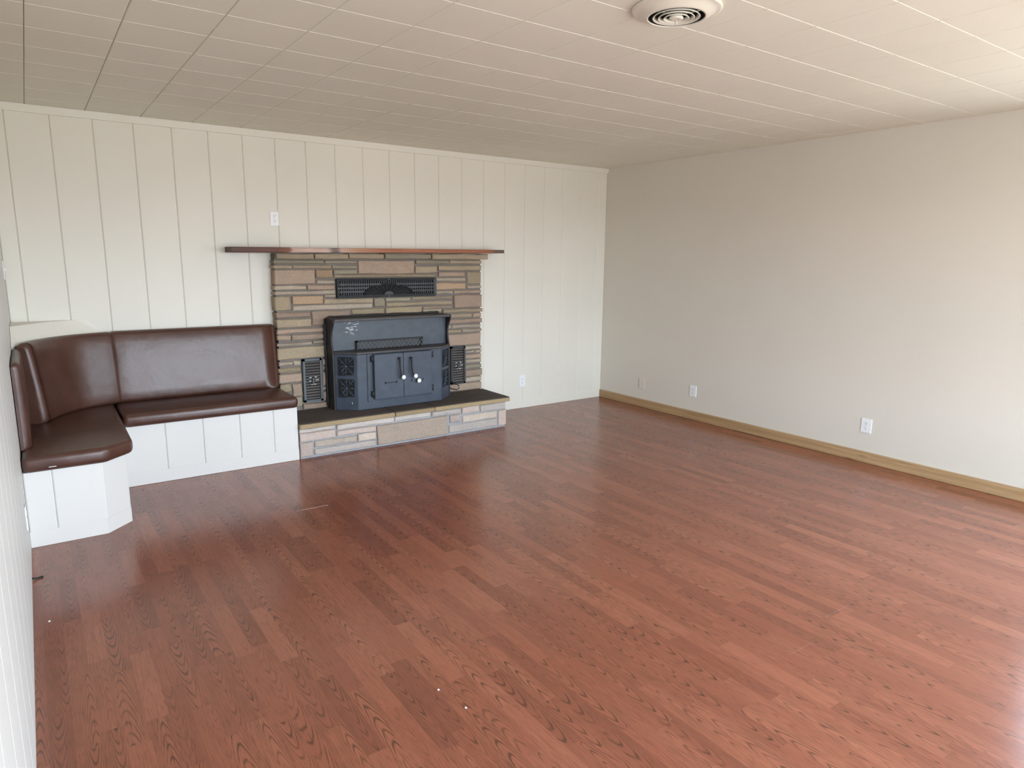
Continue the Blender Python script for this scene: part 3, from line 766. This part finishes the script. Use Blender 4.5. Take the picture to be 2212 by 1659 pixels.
# curved painted corner ledge behind the corner cushion
lb = NB()
topP = [(-RW+.002, -.002), (-4.796, -.002), (-4.86, -.014), (-4.93, -.042), (-5.001, -.084), (-5.07, -.150), (-5.127, -.222), (-5.178, -.285), (-RW+.002, -.341)]
botP = [(-RW+.002, -.002), (-4.690, -.002), (-4.757, -.034), (-4.836, -.080), (-4.97, -.174), (-5.04, -.235), (-5.12, -.335), (-5.18, -.43), (-RW+.002, -.52)]
va = [lb.verts.new((*p, 1.070)) for p in topP]; vb = [lb.verts.new((*p, .965)) for p in botP]; vc = [lb.verts.new((*p, .60)) for p in botP]
lb.faces.new(va); lb.faces.new(vc[::-1])
for Aa, Bb in ((vc, vb), (vb, va)):
    for k in range(len(va)): lb.faces.new((Aa[k], Aa[(k+1) % len(va)], Bb[(k+1) % len(va)], Bb[k]))
obj('corner_ledge', lb, M_WALLCREAM, be)

# ------------------------------------------------------------------ wall plates
def plate(name, c, normal, w_, h_, label, m, kind='outlet'):
    """normal: 'back' (-y), 'right' (-x), 'left' (+x)"""
    bmx = {'back': Matrix.Identity(4), 'right': Matrix.Rotation(math.radians(-90), 4, 'Z'), 'left': Matrix.Rotation(math.radians(90), 4, 'Z')}[normal]
    T = Matrix.Translation(Vector(c)) @ bmx
    r = thing(name, c, label, 'switch' if kind == 'switch' else 'outlet')
    def put(pn, bm, mm, par=r):
        bmesh.ops.transform(bm, matrix=T, verts=bm.verts); return obj(pn, bm, mm, par)
    put('cover_plate', bx(-w_/2, w_/2, -.006, -.0003, -h_/2, h_/2, .002), m)
    if kind == 'outlet':
        for s in (-1, 1):
            so = put('socket', prism([(.0155*math.cos(t*math.pi/8)*(1 if abs(math.cos(t*math.pi/8)) < .8 else .95), s*.0195 + .0135*math.sin(t*math.pi/8)) for t in range(16)], -.0075, -.005, axis='y'), m)
            hl = NB()
            for xx in (-.006, .006): add_box(hl, xx-.0011, xx+.0011, -.0080, -.0070, s*.0195, s*.0195+.007)
            add_box(hl, -.0022, .0022, -.0080, -.0070, s*.0195-.009, s*.0195-.005)
            put('slot', hl, M_DARKHOLE, so)
        put('screw', ball((0, -.0065, 0), .003, (1, .5, 1), 8, 6), M_STEEL)
    elif kind == 'switch':
        put('toggle', prism([(-.006, -.004), (-.018, .006), (-.006, .010)], -.004, .004, axis='x'), m)
        for s in (-1, 1): put('screw', ball((0, -.0062, s*.030), .0028, (1, .5, 1), 8, 6), M_STEEL)
    elif kind == 'blank':
        for s in (-1, 1): put('screw', ball((0, -.0062, s*.024), .0028, (1, .5, 1), 8, 6), m)
    return r
plate('wall_outlet', (-3.4875, 0, 1.794), 'back', .066, .108, 'white outlet high on the panelled wall above the left of the mantel', M_WHITE)
plate('wall_outlet', (-1.0845, 0, .281), 'back', .076, .120, 'white outlet low on the panelled wall right of the hearth', M_WHITE)
plate('blank_cover', (0, -.627, .243), 'right', .078, .112, 'almond blank cover plate on the beige wall nearest the far corner', M_ALMOND, 'blank')
plate('wall_outlet', (0, -1.296, .274), 'right', .080, .108, 'white outlet on the beige wall, second plate from the far corner', M_WHITE)
plate('wall_outlet', (0, -2.960, .283), 'right', .080, .110, 'white outlet on the beige wall, nearest the camera', M_WHITE)
plate('light_switch', (-RW, -.02-.06, 1.405), 'left', .075, .118, 'white switch plate on the left wall above the corner bench', M_WHITE, 'switch')
plate('wall_outlet', (-RW, -1.590, .255), 'left', .075, .118, 'white outlet low on the left wall in front of the bench end', M_WHITE)

# ------------------------------------------------------------------ ceiling air diffuser
dv = thing('ceiling_diffuser', (VC[0], VC[1], RH-.036), 'round cream metal air diffuser with concentric rings on the tiled ceiling', 'vent')
cc = (VC[0], VC[1], RH)
obj('flange', lathe([(.165, -.001), (.167, -.006), (.163, -.011), (.156, -.0125), (.150, -.0125), (.135, -.020), (.118, -.029), (.110, -.033), (.105, -.033), (.107, -.027), (.125, -.014), (.140, -.001)], cc), M_VENT, dv, True)
for k, (ro, zz) in enumerate(((.087, -.034), (.067, -.036), (.047, -.038))):
    obj('ring', lathe([(ro, zz), (ro+.0015, zz+.0015), (ro-.008, zz+.011), (ro-.010, zz+.011), (ro-.0028, zz+.001)], cc, 40), M_VENT, dv, True)
obj('centre_cone', lathe([(.0005, -.040), (.022, -.039), (.027, -.035), (.018, -.022), (.0005, -.020)], cc, 32), M_VENT, dv, True)
obj('throat', lathe([(.104, -.002), (.104, -.030), (.1025, -.030), (.1025, -.0035), (.001, -.0035), (.001, -.002)], cc, 40), M_DARKHOLE, dv)
lv = NB()
for a in (0, 1, 2):
    an = a*2*math.pi/3 + .9
    add_tube(lv, [(VC[0] + .02*math.cos(an), VC[1] + .02*math.sin(an), RH-.024), (VC[0] + .106*math.cos(an), VC[1] + .106*math.sin(an), RH-.022)], .002, 6)
obj('spider', lv, M_VENT, dv)
obj('damper_handle', bx(VC[0]-.0012, VC[0]+.0012, VC[1]-.004, VC[1]+.004, RH-.058, RH-.038), M_VENT, dv)

# ------------------------------------------------------------------ small things lying on the floor
cb_ = obj('cable_end', tube([(-5.219, -1.778, .012), (-5.206, -1.773, .006), (-5.192, -1.767, .0045), (-5.178, -1.761, .0045)], .0042, 8), M_CORD, None, True)
tag(cb_, 'stub of black cable poking out onto the floor by the left wall', 'cable')
for (x, y, r, lab) in ((-5.165, -2.255, .0045, 'tiny white crumb on the floor near the left wall'), (-4.049, -3.574, .004, 'tiny white crumb on the floor, farther of two in the middle foreground'), (-4.020, -3.713, .004, 'tiny white crumb on the floor, nearer of two in the middle foreground')):
    c_ = obj('crumb', ball((x, y, r*.55), r, (1, 1.3, .6), 8, 6), M_WHITE); tag(c_, lab, 'crumb')

M_THREAD = mat('pale_thread', (.50, .36, .30), .7, .2)
th_ = obj('thread', tube([(-3.916, -1.587, .0012), (-3.86, -1.586, .0012), (-3.80, -1.588, .0012), (-3.735, -1.588, .0012), (-3.722, -1.597, .0012)], .0010, 6), M_THREAD)
tag(th_, 'thin pale thread lying on the floor in front of the bench', 'thread')
